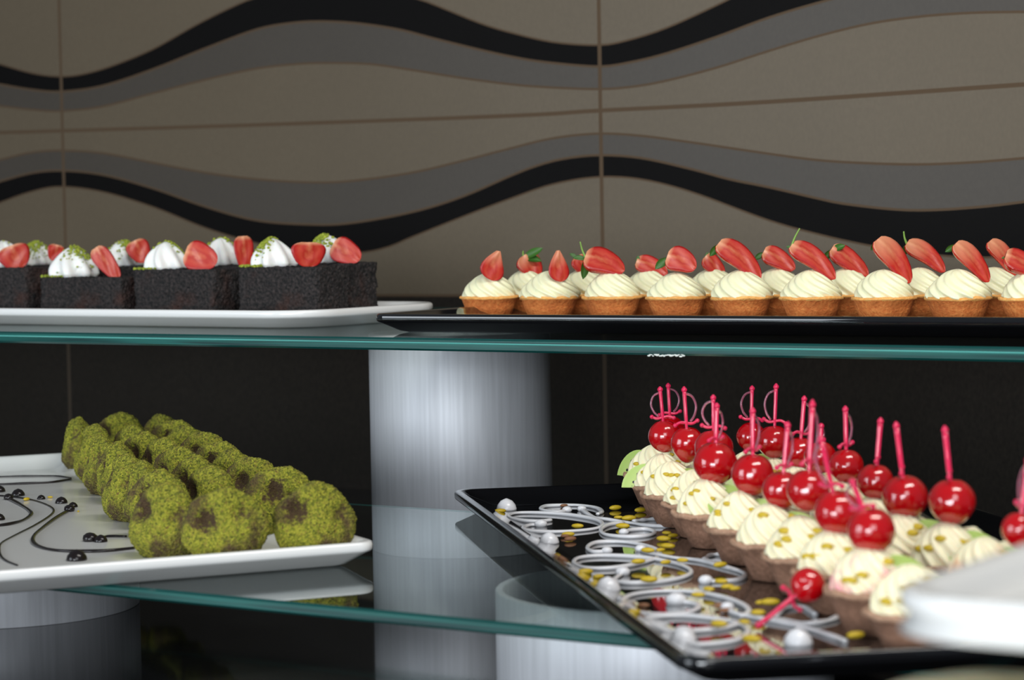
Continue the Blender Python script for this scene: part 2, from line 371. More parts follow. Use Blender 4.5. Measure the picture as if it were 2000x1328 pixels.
upw = platter('serving_platter', 'white rectangular platter under the dark cake slices on the upper shelf', .60, .225, .017, M_WHITE, (c.x, c.y, ZU), math.radians(-1), 1, 0, cr=.05)
c = P(724, 613, ZU+.0165)
upb = platter('serving_tray', 'long black tray under the strawberry tartlets on the upper shelf', .86, .42, .0165, M_BLKPL, (c.x, c.y, ZU), math.radians(3.2), 0, 0, cr=.012)
c = P(739, 1057, ZL+.018)
low = platter('serving_platter', 'large white platter with black sauce scrolls under the green pistachio pastries', .78, .50, .018, M_WHITE, (c.x, c.y, ZL), math.radians(59.5-90), 1, 1, cr=.013)
c = P(882, 955, ZL+.0165)
lob = platter('serving_tray', 'large black tray with white icing scrolls under the cherry tarts', .36, .80, .0165, M_BLKPL, (c.x, c.y, ZL), math.radians(43.8), 0, 1, cr=.016)

def local(parent, p): return parent.matrix_world.inverted() @ Vector(p)
bpy.context.view_layer.update()

# ------------------------------------------------------------------ sauce and icing
def drawn(name, parent, pts, z, r, m, x0=0, y0=0, s=1, blob0=0, blob1=0):
    q = catmull([local(parent, P(x0+x/s, y0+y/s, z)) for x, y in pts], 7)
    for v in q: v.z += r*.55
    bm = bmesh.new(); add_tube(bm, q, lambda t: r*(.85+.15*math.sin(t*17)), 8, .8)
    if blob0: add_ball(bm, q[0]+Vector((0, 0, blob0*.2)), blob0, 2, (1.15, 1, .8))
    if blob1: add_ball(bm, q[-1]+Vector((0, 0, blob1*.2)), blob1, 2, (1.15, 1, .8))
    obj(name, mesh_from(bm, name, m), parent)
def dot(name, parent, px, py, z, r, m, hgt=.8):
    p = local(parent, P(px, py, z)); bm = lathe([(r, 0), (r*1.02, r*.15*hgt), (r*.9, r*.5*hgt), (r*.6, r*.85*hgt), (r*.28, r*1.0*hgt), (r*.06, r*1.08*hgt)], 20)
    obj(name, mesh_from(bm, name, m), parent, loc=(p.x, p.y, FZ))
zi = ZL+FZ
S = dict(x0=880, y0=920, s=2.439)
IC = [([(555,195),(500,203),(440,192),(432,182),(470,172),(600,169),(690,181),(720,200),(700,212)], .0036, 0),
      ([(625,190),(660,215),(700,232),(760,240),(870,256),(960,268),(1090,270)], .0034, 0),
      ([(870,247),(920,240),(990,234)], 0, 0),
      ([(478,240),(420,247),(350,244),(290,232),(278,218),(320,206),(430,206),(560,215),(680,235),(722,256),(700,278),(600,292),(470,297),(370,292),(348,277),(380,264),(430,264)], 0, .0044),
      ([(820,252),(750,264),(716,287),(745,311),(850,321),(940,314),(973,298),(930,284),(850,290),(825,302)], 0, .0034),
      ([(745,392),(680,392),(652,372),(690,349),(790,344),(890,354),(970,378),(1000,402)], .0036, 0),
      ([(905,382),(960,400),(1060,420),(1190,434),(1300,462),(1385,488),(1403,508),(1350,530),(1215,534)], .0036, .0042),
      ([(985,422),(890,450),(770,470),(650,470),(590,448),(610,422),(720,411),(870,416),(1000,432),(1100,456),(1146,484),(1115,512),(1000,535),(850,542),(780,528),(820,495)], 0, .0044),
      ([(1205,432),(1240,409),(1300,405)], 0, 0), ([(1205,434),(1270,438),(1350,441)], 0, 0),
      ([(1075,632),(1150,638),(1182,658),(1120,685),(980,692),(860,675),(812,642),(850,603),(960,584),(1120,582),(1280,605),(1390,645),(1422,678),(1385,700)], .0058, 0),
      ([(1318,660),(1360,688),(1500,715),(1650,745),(1800,790),(1885,822)], .0036, 0),
      ([(1370,738),(1280,760),(1100,775),(960,765),(906,737),(940,710),(1080,698),(1240,710),(1370,735),(1416,775),(1360,815),(1230,835),(1130,832),(1110,795)], 0, .0058),
      ([(1540,705),(1600,662),(1680,655),(1740,692)], .003, 0), ([(1560,718),(1690,736),(1800,722),(1860,696)], 0, 0)]
for pts, b0, b1 in IC: drawn('icing_scroll', lob, pts, zi, .0021, M_ICING, blob0=b0, blob1=b1, **S)
for zx, zy, r_ in ((267, 186, .0080), (470, 345, .0070), (750, 572, .0078), (1655, 828, .0078), (1110, 822, .0072)):
    dot('icing_dot', lob, 880+zx/2.439, 920+zy/2.439, zi, r_, M_ICING, 1.1)
S = dict(x0=0, y0=780, s=2.667)
for pts, b0, r_ in (([(-60,408),(0,405),(150,402),(290,402),(370,412)], 0, .0011), ([(-60,447),(0,447),(150,442),(280,435),(370,420)], 0, .0016),
                ([(-80,498),(0,505),(100,515),(180,530),(250,555),(280,580),(260,610),(180,660),(80,710),(10,750),(-4,785),(5,820),(35,846),(90,868)], 0, .0011),
                ([(45,522),(100,550),(150,582),(162,605),(120,635),(50,655),(-30,665)], .0044, .0018),
                ([(362,583),(300,618),(230,668),(182,710),(172,745),(205,773),(290,792),(420,798),(560,795),(700,780)], .0046, .0018),
                ([(470,738),(500,730),(545,722),(560,718),(660,718)], .0058, .0014)):
    drawn('chocolate_scroll', low, pts, zi, r_, M_CHOC, blob0=b0, **S)
for zx, zy, r_ in ((95, 502, .0058), (215, 520, .0036), (320, 541, .0052), (380, 561, .0040), (-4, 482, .0055), (400, 838, .0072), (-6, 628, .005), (525, 742, .0050)):
    dot('chocolate_dot', low, zx/2.667, 780+zy/2.667, zi, r_, M_CHOC, 1.0)

# ------------------------------------------------------------------ pastry pieces
def shell_bm(R, rb, h, rough, seed, lip=.0022):
    """hollow tartlet case"""
    pr = [(rb*.2, 0), (rb*.9, 0), (rb, .0008), (rb+(R-rb)*.45, h*.5), (R-lip, h*.84), (R-.0002, h*.88), (R, h*.94), (R-.0008, h), (R-.003, h*1.0), (R-.005, h*.93), (R-.006, h*.86), (R*.4, h*.84)]
    def rf(r, z, t, k):
        n = noise.noise(Vector((math.cos(t)*2.5, math.sin(t)*2.5, seed+z*150)))+.5*noise.noise(Vector((math.cos(t)*9, math.sin(t)*9, seed+z*400)))
        return r*(1+n*rough), z+(n*rough*.03 if z > h*.7 else 0)
    bm = lathe(pr, 72, rf); return bm
def set_rim_mat(me, h):
    for p in me.polygons:
        if p.center.z > h*.87: p.material_index = 1
SH = []
for i in range(3):
    me = mesh_from(shell_bm(.0275, .0190, .0205, .032, i*3.1), 'pastry_shell', [M_SHELL, M_RIM]); set_rim_mat(me, .0205); SH.append(me)
CS = [mesh_from(shell_bm(.0285, .0155, .0255, .06, 11+i*2.3, .003), 'pastry_shell', [M_CSHELL, M_CRIM]) for i in range(3)]
for me in CS: set_rim_mat(me, .0255)
def swirl(R, h, n, tw, amp, seed, m, tiers=0, sharp=1.0, ex=.50):
    K = 44; pr = []
    for i in range(K+1):
        t = i/K
        r = R*(math.cos(t*math.pi/2)**ex)*(1+.06*math.sin(t*math.pi))
        if t < .12: r *= .90+.10*(t/.12)
        if tiers: r *= 1+.05*math.sin(t*math.pi*2*tiers)
        pr.append((max(r, R*.02), t*h))
    def rf(r, z, t, k):
        g = math.cos(n*(t+tw*k)); g = (abs(g)**sharp)*(1 if g > 0 else -1)
        a = amp*(1-.5*k); nn = noise.noise(Vector((math.cos(t)*1.6, math.sin(t)*1.6, seed+k*2)))
        return r*(1+a*g+.05*nn), z+.02*h*nn
    return mesh_from(lathe(pr, 108, rf), 'cream_swirl', m)
CW = [swirl(.0240, .0265, 12, 1.6+.15*i, .07, i*5.0, M_CREAM, 1.0 if i % 2 else 0) for i in range(4)]
CB = [swirl(.0240, .0300, 12, 1.3+.2*i, .12, 20+i*5.0, M_CREAM2, 1.0 if i % 2 else .0) for i in range(4)]
WK = [swirl(.0205, .0285, 7, .30+.1*i, .16, 40+i*5.0, M_WHIP, 0, .8, .58) for i in range(3)]

STAIN = {}
for k_, c_ in (('left', (.85, .22, .33)), ('right', (.85, .42, .20))):
    m_ = M_CREAM2.copy(); m_.name = 'stained_cream'; t_ = tex(m_, 'Noise', 55, Detail=2); base(m_, mix(m_, ramp(m_, t_.outputs[0], [(.52, (0, 0, 0)), (.68, (.75, .75, .75))]), (.90, .82, .56), c_)); STAIN[k_] = swirl(.0240, .0300, 12, 1.4, .12, 33, m_)
SPROF = [(0, .42), (.04, .66), (.12, .88), (.25, 1), (.42, .97), (.6, .86), (.78, .72), (.9, .53), (.97, .33), (1, .08)]
WPROF = [(0, .16), (.1, .34), (.3, .66), (.5, .90), (.66, 1), (.8, .92), (.9, .72), (.97, .42), (1, .12)]
def strawberry_mesh(L, Wd, bend=0, thick=.9, prof_=SPROF):
    """half strawberry: cut face in local z=0 facing +Z, body behind, axis +X from calyx to tip"""
    bm = bmesh.new(); uvl = bm.loops.layers.uv.new('UVMap'); NT, NS = 22, 12; uvd = {}
    def wd(t):
        for (a, va), (b, vb) in zip(prof_, prof_[1:]):
            if a <= t <= b: return (va+(vb-va)*(t-a)/(b-a))*Wd/2
    face, back = [], []
    for i in range(NT+1):
        t = i/NT; w_ = wd(t); x = t*L; off = bend*L*math.sin(math.pi*t); fr, br = [], []
        for j in range(NS+1):
            s = -1+2*j/NS
            v = bm.verts.new((x, off+s*w_, .0006*math.sin(9*t+s*4)*(1-abs(s)))); fr.append(v); uvd[v] = (abs(s) if abs(s) > t-.15 else max(abs(s), t*t*.55), t)
        for j in range(NS+1):
            a = math.pi*j/NS
            if j in (0, NS): br.append(fr[NS] if j == 0 else fr[0])
            else: br.append(bm.verts.new((x, off+math.cos(a)*w_, -math.sin(a)*w_*thick)))
        face.append(fr); back.append(br)
    for i in range(NT):
        for j in range(NS):
            f = bm.faces.new((face[i][j], face[i+1][j], face[i+1][j+1], face[i][j+1])); f.material_index = 1
            for lp in f.loops: lp[uvl].uv = uvd[lp.vert]
            bm.faces.new((back[i][j], back[i+1][j], back[i+1][j+1], back[i][j+1]))
    bm.faces.new(back[0]); bm.faces.new(back[-1][::-1])
    bmesh.ops.recalc_face_normals(bm, faces=bm.faces)
    me = mesh_from(bm, 'strawberry_half', [M_BERRY, M_FLESH]); return me
def leaf_bm(bm, o, d, up, L, w_):
    d = d.normalized(); s = d.cross(up).normalized(); u = s.cross(d); rows = []
    for i in range(7):
        t = i/6; ww = w_*math.sin(math.pi*min(1, t*.92+.08))**.8
        c = o+d*(L*t)+u*(L*.28*math.sin(t*2.2)); rows.append([c-s*ww, c+u*(-ww*.35), c+s*ww])
    V = [[bm.verts.new(v) for v in r] for r in rows]; V2 = [[bm.verts.new(v-u*.0005) for v in r] for r in rows]
    for i in range(6):
        for j in range(2):
            bm.faces.new((V[i][j], V[i+1][j], V[i+1][j+1], V[i][j+1])); bm.faces.new((V2[i][j+1], V2[i+1][j+1], V2[i+1][j], V2[i][j]))
    for i in range(6):
        for j in (0, 2): bm.faces.new((V[i][j], V2[i][j], V2[i+1][j], V[i+1][j]))
def add_berry(root, top, tip, width, dref, tilt=.35, roll=0., bend=0, leaves=(), stem=None, dd=0.0, thick=.85, wedge=False, fwd=0, pale=False):
    dref -= fwd
    """top / tip pixels of the half berry; leaves = pixel ends of sepals; all at depth dref"""
    a = PD(*top, dref+dd); b = PD(*tip, dref-dd); ax = b-a; Wm = width*dref/F
    n = -FW + UP*tilt*1.7 + CR*(roll+.55); Rm = frame(ax, n)
    o = obj('strawberry_half', strawberry_mesh(ax.length, Wm, bend, thick, WPROF if wedge else SPROF), root, loc=a-root.location, rot=Rm)
    if pale or wedge: o.data.materials[1] = M_FLESHP
    bm = bmesh.new(); inv = Rm.inverted()
    if leaves:
        for lx, ly in leaves:
            e = inv @ (PD(lx, ly, dref+.004)-a); st = Vector((Wm*.06, 0, -Wm*.1)); leaf_bm(bm, st, e-st, Vector((0, 0, 1)), (e-st).length, min(.0038, (e-st).length*.26))
        obj('calyx_leaf', mesh_from(bm, 'calyx_leaf', M_LEAF), o)
    else: bm.free()
    if stem:
        bm = bmesh.new(); e = inv @ (PD(*stem, dref)-a); mid = e*.5+Vector((0, 0, -.0015))
        add_tube(bm, catmull([Vector((.001, 0, -.002)), mid, e], 5), lambda t: .0011-.0005*t, 8); obj('stalk', mesh_from(bm, 'stalk', M_STEM), o)
    return o
def crumbs(name, pts, r=.0008):
    bm = bmesh.new()
    for p in pts:
        n0 = len(bm.verts); add_ball(bm, p, r*random.uniform(.6, 1.5), 1, (random.uniform(.7, 1.3), random.uniform(.7, 1.3), random.uniform(.6, 1.1)))
    return mesh_from(bm, name, M_CRUMB, False)

# ---- strawberry tartlets on the upper shelf
TZ = ZU+FZ+.0004
rowA, rowB = P(957, 621, TZ), P(1872, 628, TZ)
def row_pt(px, off=0):
    """point of the row line (shifted back by off) seen at column px"""
    d = (rowB-rowA).normalized(); nrm = Vector((-d.y, d.x, 0)); A = rowA+nrm*off
    r_ = ray(px, 620); k = (r_.x*(A.y)-r_.y*(A.x))/(r_.y*d.x-r_.x*d.y); return A+d*k
ORD = ['leftmost', 'second from left', 'third from left', 'fourth from left', 'fifth from left', 'sixth from left', 'seventh from left', 'eighth from left', 'ninth from left']
front = [
 (957,  dict(top=(974, 490), tip=(962, 548), width=38, bend=-.10, tilt=.1, roll=-.2, wedge=True, fwd=.014), 'small upright wedge of strawberry'),
 (1074, dict(top=(1090, 489), tip=(1096, 550), width=33, bend=-.04, tilt=.1, roll=-.2, wedge=True, fwd=.014), 'narrow pale strawberry wedge leaning right'),
 (1197, dict(top=(1143, 500), tip=(1220, 528), width=52, bend=.10, tilt=.5, leaves=[(1137, 545), (1120, 508)], stem=(1133, 472)), 'long-stalked strawberry half lying flat'),
 (1322, dict(top=(1303, 500), tip=(1360, 522), width=46, bend=.10, tilt=.3, leaves=[(1281, 527)]), 'small red strawberry half with one dark leaf'),
 (1449, dict(top=(1404, 474), tip=(1486, 545), width=44, bend=.10, tilt=.3, leaves=[(1386, 500)]), 'big glossy strawberry half, dark leaf at left'),
 (1585, dict(top=(1546, 478), tip=(1632, 544), width=40, bend=.10, tilt=.3, leaves=[(1536, 484)], stem=(1562, 446)), 'slim strawberry half with tall green stalk'),
 (1727, dict(pale=True, top=(1714, 467), tip=(1778, 552), width=43, bend=.08, tilt=.15, leaves=[(1700, 488)]), 'tall pale-fleshed strawberry half'),
 (1872, dict(pale=True, top=(1867, 475), tip=(1932, 550), width=38, bend=.08, tilt=.2, leaves=[(1846, 492)]), 'steep slim strawberry half with small curled leaf'),
 (2018, dict(top=(1965, 497), tip=(2040, 535), width=48, bend=.05, tilt=.5, leaves=[(1957, 506)]), 'dark strawberry half, cut by picture edge')]
back = [
 (1030, dict(pale=True, top=(1024, 498), tip=(1052, 540), width=44, bend=.02, leaves=[(1060, 486), (1056, 514)], stem=(1022, 490)), 'pale strawberry half with two broad green leaves'),
 (1143, dict(top=(1128, 500), tip=(1150, 535), width=34, leaves=[(1112, 498), (1118, 524)]), 'strawberry mostly hidden behind a stalked one'),
 (1268, dict(top=(1243, 510), tip=(1304, 534), width=34, bend=.08, leaves=[(1246, 500)]), 'low dark strawberry half without stalk'),
 (1393, dict(top=(1378, 500), tip=(1414, 535), width=34, leaves=[(1373, 515), (1381, 493)]), 'strawberry with dry brown sepals peeping out'),
 (1520, dict(top=(1492, 490), tip=(1553, 525), width=38, bend=.06, leaves=[(1475, 508)]), 'strawberry half with pointed leaf at left'),
 (1655, dict(top=(1625, 484), tip=(1696, 538), width=40, bend=.06, leaves=[(1608, 508), (1650, 482)]), 'dark glossy strawberry half with curled sepals'),
 (1797, dict(pale=True, top=(1772, 474), tip=(1846, 530), width=38, bend=.12, leaves=[(1760, 500)], stem=(1765, 452)), 'orange-red strawberry half with thin pale stalk'),
 (1942, dict(pale=True, top=(1934, 470), tip=(1984, 538), width=36, bend=.12, leaves=[(1926, 486)]), 'upright curved strawberry half near the right edge')]
for rowi, (rows, off, rname) in enumerate(((front, 0, 'front'), (back, .060, 'back'))):
    for i, (px, b, desc) in enumerate(rows):
        c = row_pt(px, off); c.z = TZ
        extra = {0: 'leftmost', 8: 'rightmost'}.get(i, ORD[i])
        if rowi == 1 and i == 7: extra = 'rightmost'
        t = thing('strawberry_tartlet', f'tartlet with {desc}, {extra}, {rname} row', 'tartlet', c, group='strawberry cream tartlets on the black upper tray')
        obj('pastry_shell', SH[(i+rowi) % 3], t, rot=(0, 0, i*1.3+rowi))
        cs = 1.0 + (.04 if i % 3 == 1 else -.02)
        dz = {3: .93, 0: .95}.get(i, 1.0) if rowi == 0 else 1
        obj('cream_swirl', CW[(i*3+rowi) % 4], t, loc=(0, 0, .0165), rot=(0, 0, i*2.1+1), scale=(cs, cs, dz))
        bb = dict(b); tp, tip = bb.pop('top'), bb.pop('tip'); wd_ = bb.pop('width')
        add_berry(t, tp, tip, wd_*1.30, depth(c)-.006, **bb)

# ---- dark cake slices
def cake_mesh(sx, sy, sz, seed):
    bm = bmesh.new(); nx, ny, nz = 56, 32, 30; V = {}
    def vert(i, j, k):
        if (i, j, k) in V: return V[i, j, k]
        p = Vector((i/nx*sx, j/ny*sy, k/nz*sz)); c = Vector((sx/2, sy/2, sz/2))
        q = p-c; e = .0035  # soft edges
        hh = c-Vector((e, e, 0)); cl = Vector((max(-hh.x, min(hh.x, q.x)), max(-hh.y, min(hh.y, q.y)), q.z)); dv = q-cl
        if dv.length > e: q = cl+dv.normalized()*e
        d = q.normalized(); n = noise.noise((p+Vector((seed, 0, 0)))*90)*.0014+noise.noise((p+Vector((seed, 0, 0)))*420)*.0020+noise.noise((p+Vector((seed, 3, 0)))*25)*.001
        if k > 0: q += Vector((d.x, d.y, d.z*.6))*n*1.4
        V[i, j, k] = bm.verts.new(q+c); return V[i, j, k]
    def quad(a, b, c, d): bm.faces.new([vert(*x) for x in (a, b, c, d)])
    for i in range(nx):
        for k in range(nz): quad((i, 0, k), (i+1, 0, k), (i+1, 0, k+1), (i, 0, k+1)); quad((i, ny, k+1), (i+1, ny, k+1), (i+1, ny, k), (i, ny, k))
        for j in range(ny): quad((i, j, nz), (i+1, j, nz), (i+1, j+1, nz), (i, j+1, nz)); quad((i, j+1, 0), (i+1, j+1, 0), (i+1, j, 0), (i, j, 0))
    for j in range(ny):
        for k in range(nz): quad((0, j, k+1), (0, j+1, k+1), (0, j+1, k), (0, j, k)); quad((nx, j, k), (nx, j+1, k), (nx, j+1, k+1), (nx, j, k+1))
    return mesh_from(bm, 'sponge', M_SPONGE)
def kiss(root, px, py_base, zt, dref, sc, green, vi, hs=1):
    p = PD(px, py_base, dref); p.z = zt-.001; q = p-root.location
    o = obj('cream_kiss', WK[vi % 3], root, loc=q, rot=(0, 0, vi*1.7), scale=(sc, sc, sc*hs)); pts = []
    for i in range(int(green*2.3)):
        k = random.betavariate(4, 1.7); a = random.gauss(math.atan2(-.83, -.1), .8)
        r_ = .0205*(math.cos(k*math.pi/2)**.58)*1.04+.0006
        pts.append(Vector((math.cos(a)*r_, math.sin(a)*r_, k*.029+.0008)))
    obj('pistachio_crumbs', crumbs('pistachio_crumbs', pts, .00115), o, kind='stuff')
CZ = ZU+FZ+.0004; yf = 1.768
# front slices: px of the front face edges, y of top edge
specs = [(-105, 50, 523, 'F0'), (80, 236, 542, 'F1'), (260, 417, 527, 'F2'), (464, 620, 522, 'F3')]
fl = [('front-row dark cake slice cut by the left picture edge, flat strawberry half', ), ('lowest dark cake slice, its strawberry half hanging over the right corner',),
      ('dark cake slice with heart-shaped cut strawberry face, middle of the front row',), ('right-hand front dark cake slice with green-dusted cream swirl and oval strawberry',)]
kf = [(8, 1, 8), (143, 1.10, 50), (325, .98, 90), (535, .98, 140)]
bf = [dict(top=(20, 480), tip=(40, 524), width=70, tilt=.25, thick=.6), dict(top=(186, 484), tip=(232, 544), width=42, tilt=.4, roll=-.3, thick=.7),
      dict(top=(362, 492), tip=(424, 512), width=62, tilt=.1, thick=.5), dict(top=(603, 473), tip=(603, 522), width=74, tilt=.4, thick=.5)]
gx = 0
def slice_(i, x0, x1, ytop, yfr, depth_, label, kx, ksc, green, berry, kd=.026, khs=1.0):
    p0, p1 = PY(x0, ytop, yfr), PY(x1, ytop, yfr); zt = (p0.z+p1.z)/2
    t = thing('cake_slice', label, 'cake', (p0.x, yfr, CZ), 0, 'dark cake slices on the white upper platter')
    obj('sponge', cake_mesh(p1.x-p0.x, depth_, zt-CZ, i*1.37), t)
    dk = depth(PY(kx, ytop, yfr+kd)); kiss(t, kx, ytop, zt, dk, ksc, green, i, khs)
    b = dict(berry); tp, tip = b.pop('top'), b.pop('tip'); add_berry(t, tp, tip, b.pop('width'), depth(PY((tp[0]+tip[0])/2, ytop, yfr+.010)), **b)
    pts = [Vector((random.uniform(.0, .024), random.uniform(.0, .02), zt-CZ+.0012)) for _ in range(110)]
    obj('pistachio_crumbs', crumbs('pistachio_crumbs', pts, .0013), t, kind='stuff')
    return zt
for i, (x0, x1, yt, _) in enumerate(specs):
    slice_(i, x0, x1, yt, yf+(.0 if i != 1 else -.004), .050, fl[i][0], kf[i][0], kf[i][1], kf[i][2], bf[i])
yb = yf+.058
bs = [(-45, 110, 519, 'dark cake slice at far left, back row, green-dusted cream beside a small strawberry', 72, .9, 90, dict(top=(112, 478), tip=(104, 510), width=34, tilt=.2, thick=.5)),
      (150, 300, 521, 'back-row dark cake slice heaped with most green crumbs behind the lowest slice', 240, .95, 200, dict(top=(262, 470), tip=(284, 512), width=52, tilt=.3, thick=.5)),
      (330, 485, 520, 'back-row dark cake slice with a strawberry wedge standing upright', 432, 1, 60, dict(top=(474, 461), tip=(480, 528), width=42, tilt=.0, thick=.5)),
      (520, 681, 515, 'dark cake slice at the back right corner with round strawberry half', 640, 1, 130, dict(top=(650, 478), tip=(704, 506), width=58, tilt=.2, thick=.5))]
for i, (x0, x1, yt, lab, kx, ks, gr, be) in enumerate(bs): slice_(i+4, x0, x1, yt, yb, .045, lab, kx, ks, gr, be)

# ---- pistachio pastries
def pastry_mesh(seed):
    bm = bmesh.new(); bmesh.ops.create_icosphere(bm, subdivisions=6, radius=1)
    rnd = random.Random(seed)
    dim = [(rnd.uniform(-.50, -.1), rnd.uniform(.0, .40), .30, .30), (rnd.uniform(.35, .70), rnd.uniform(.15, .5), .24, .16)]
    bare = bm.verts.layers.float.new('bare')
    for v in bm.verts:
        p = v.co.copy(); x, y, z = p   # face looks along -Y
        s = Vector((x*.0295, y*.0165, z*.0275)); s.x *= 1-.12*max(0, z); s.y *= 1-.25*z
        for dx, dz, dr, dd in dim:
            d2 = ((x-dx)**2+(z-dz)**2)/(dr*dr)
            if y < 0: s.y += dd*.040*math.exp(-d2); v[bare] = max(v[bare], math.exp(-d2*.42)*(.62 if dd > .25 else .42))
            else: s.y -= dd*.015*math.exp(-d2)
        n = noise.noise(p*1.7+Vector((seed*3.3, 0, 0)))*.0030+noise.noise(p*7+Vector((seed, 1, 0)))*.0009+noise.noise(p*30)*.0009+noise.noise(p*62)*.0008
        s += p.normalized()*n; s.z += .0240
        if s.z < 0: s.z = 0
        v.co = s
    return mesh_from(bm, 'pastry', M_PIST)
PM = [pastry_mesh(i+1) for i in range(6)]
rows = [('left', [(152, 818), (184, 834), (200, 853), (229, 866), (246, 893), (283, 903), (312, 921), (320, 950)], -62, 18),
        ('middle', [(232, 811), (259, 834), (282, 847), (318, 861), (349, 876), (382, 894), (408, 917), (437, 957)], -40, 10),
        ('right', [(315, 812), (341, 825), (363, 836), (397, 847), (427, 867), (455, 884), (491, 897), (547, 917), (611, 949)], -32, 12)]
NM = {8: ['farthest', 'second farthest', 'third farthest', 'fourth from the back', 'fourth from the front', 'third from the front', 'second from the front', 'front'],
      9: ['farthest', 'second farthest', 'third farthest', 'fourth from the back', 'middle one', 'fourth from the front', 'third from the front', 'second from the front', 'front']}
LK = {('left', 0): 'leaning green pistachio-coated pastry', ('middle', 0): 'green pastry with a dark bare hollow', ('right', 0): 'small dark-sided green pastry',
      ('right', 8): 'broad green pistachio pastry with two dark dimples', ('middle', 7): 'green pastry with brown patches showing', ('left', 7): 'large upright green pistachio pastry'}
rnd = random.Random(3)
for name, tops, ang, jit in rows:
    for i, (tx, ty) in enumerate(tops):
        p = P(tx, ty, ZL+FZ+.0500); n = len(tops)
        lab = f"{LK.get((name, i), 'round pistachio-coated pastry')}, {NM[n][i]} in the {name} row"
        a = {('right', 8): 12, ('middle', 7): -4, ('left', 7): -32, ('left', 6): -35, ('right', 7): -8, ('middle', 0): -15, ('right', 0): -50}.get((name, i), ang+rnd.uniform(-jit, jit))
        t = thing('pistachio_pastry', lab, 'pastry', (p.x, p.y, ZL+FZ+.0003), YAW+math.radians(a), 'pistachio pastries in three rows')
        obj('pastry_body', PM[(i*2+len(name)) % 6] if (name, i) != ('right', 8) else PM[0], t)
# flatten hierarchy: one-piece pastries are single meshes
for o in [o for o in C.objects if o.name.startswith('pastry_body')]:
    par = o.parent; o.parent = None; o.location = par.location; o.rotation_euler = par.rotation_euler
    for k in ('label', 'category', 'group'): o[k] = par[k]
    bpy.data.objects.remove(par); o.name = 'pistachio_pastry'

# ---- cherry tarts
CHZ = ZL+FZ+.0003; SHH = .0255
def cherry_bm(r, seed, tipdown=False):
    bm = bmesh.new(); bmesh.ops.create_uvsphere(bm, u_segments=40, v_segments=28, radius=1)
    for v in bm.verts:
        p = v.co.copy(); rr = math.hypot(p.x, p.y)
        z = p.z - .14*math.exp(-(rr/.22)**2)*(1 if p.z > 0 else 0)
        k = 1+.025*noise.noise(p*2+Vector((seed, 0, 0)))
        if p.z < -.2: k *= 1-.10*(-p.z-.2) if not tipdown else 1-.3*(-p.z-.2)
        z *= 1.18 if (tipdown and p.z < -.4) else 1
        k2 = 1+.012*math.sin(math.atan2(p.y, p.x)*7+seed)*max(0, p.z)
        v.co = Vector((p.x*k*k2, p.y*k*k2, z))*r
    return bm
def pick_parts(L):
    """sword pick, base at origin, +Z up, length L: returns bm of solid sword and bm of clear bow"""
    bm = bmesh.new(); pts = [Vector((0, 0, -.010)), Vector((0, 0, L*.10)), Vector((0, 0, L*.2)), Vector((0, 0, L*.55)), Vector((0, 0, L*.90))]
    add_tube(bm, catmull(pts, 4), lambda t: .00105+.0006*max(0, (t-.15))*(1.2 if t < .7 else .9), 10, 1.25, up=(0, 1, 0))
    add_ball(bm, (0, 0, L*.945), .0022, 2); add_ball(bm, (0, 0, L*.995), .0012, 2)
    g = catmull([Vector((-.0085, 0, L*.11)), Vector((-.0045, 0, L*.17)), Vector((0, 0, L*.15)), Vector((.0045, 0, L*.13)), Vector((.0085, 0, L*.19))], 4)
    add_tube(bm, g, .0011, 8); add_ball(bm, g[0], .0017, 2); add_ball(bm, g[-1], .0017, 2)
    b2 = bmesh.new(); add_tube(b2, catmull([Vector((.0012, 0, L*.86)), Vector((.0058, 0, L*.77)), Vector((.0082, 0, L*.55)), Vector((.0066, 0, L*.33)), Vector((.0032, 0, L*.18))], 6), .0009, 8, up=(0, 1, 0))
    return bm, b2
def add_cherry(root, px, py, rp, dref, pick=None, side=1, seed=1, label=None, turn=0.):
    c = PD(px, py, dref); r_ = rp*dref/F
    o = obj('cherry', mesh_from(cherry_bm(r_, seed, seed == 3), 'cherry', M_CHERRY), root, loc=c-root.location, rot=(.12*math.sin(seed*2), .12*math.cos(seed*3), seed))
    if pick:
        top = PD(*pick, dref); st = c+(top-c).normalized()*r_*.84; ax = top-st
        X = (CR*side*math.cos(turn)+FW*math.sin(turn)); z = ax.normalized(); X = (X-z*X.dot(z)).normalized(); Y = z.cross(X); Rm = Matrix((X, Y, z)).transposed()
        b1, b2 = pick_parts(ax.length)
        lo = o.rotation_euler.to_matrix().inverted(); q = lo @ (st-c)
        pk = obj('sword_pick', mesh_from(b1, 'sword_pick', M_PICK), o, loc=q, rot=lo @ Rm)
        me = mesh_from(b2, 'sword_bow', M_PICKC)
        # join the clear bow into the pick as a second material
        bmj = bmesh.new(); bmj.from_mesh(pk.data); n0 = len(bmj.faces); bmj.from_mesh(me); bmj.faces.ensure_lookup_table()
        for f in bmj.faces[n0:]: f.material_index = 1
        bmj.to_mesh(pk.data); bmj.free(); pk.data.materials.append(M_PICKC); pk.data.polygons.foreach_set('use_smooth', [True]*len(pk.data.polygons))
    return o
def kiwi_mesh():
    bm = bmesh.new(); R = .018; N = 18; t = .0022
    top, bot = [], []
    arc = [(0, 0)]+[(R*math.cos(math.pi*k/N), R*math.sin(math.pi*k/N)) for k in range(N+1)]
    for x, y in arc: top.append(bm.verts.new((x, y*.95, t))); bot.append(bm.verts.new((x, y*.95, -t)))
    n = len(arc)
    for i in range(1, n-1): bm.faces.new((top[0], top[i], top[i+1])); bm.faces.new((bot[0], bot[i+1], bot[i]))
    for i in range(n): j = (i+1) % n; bm.faces.new((bot[i], bot[j], top[j], top[i]))
    return mesh_from(bm, 'kiwi_slice', M_KIWI, False)
KM = kiwi_mesh()
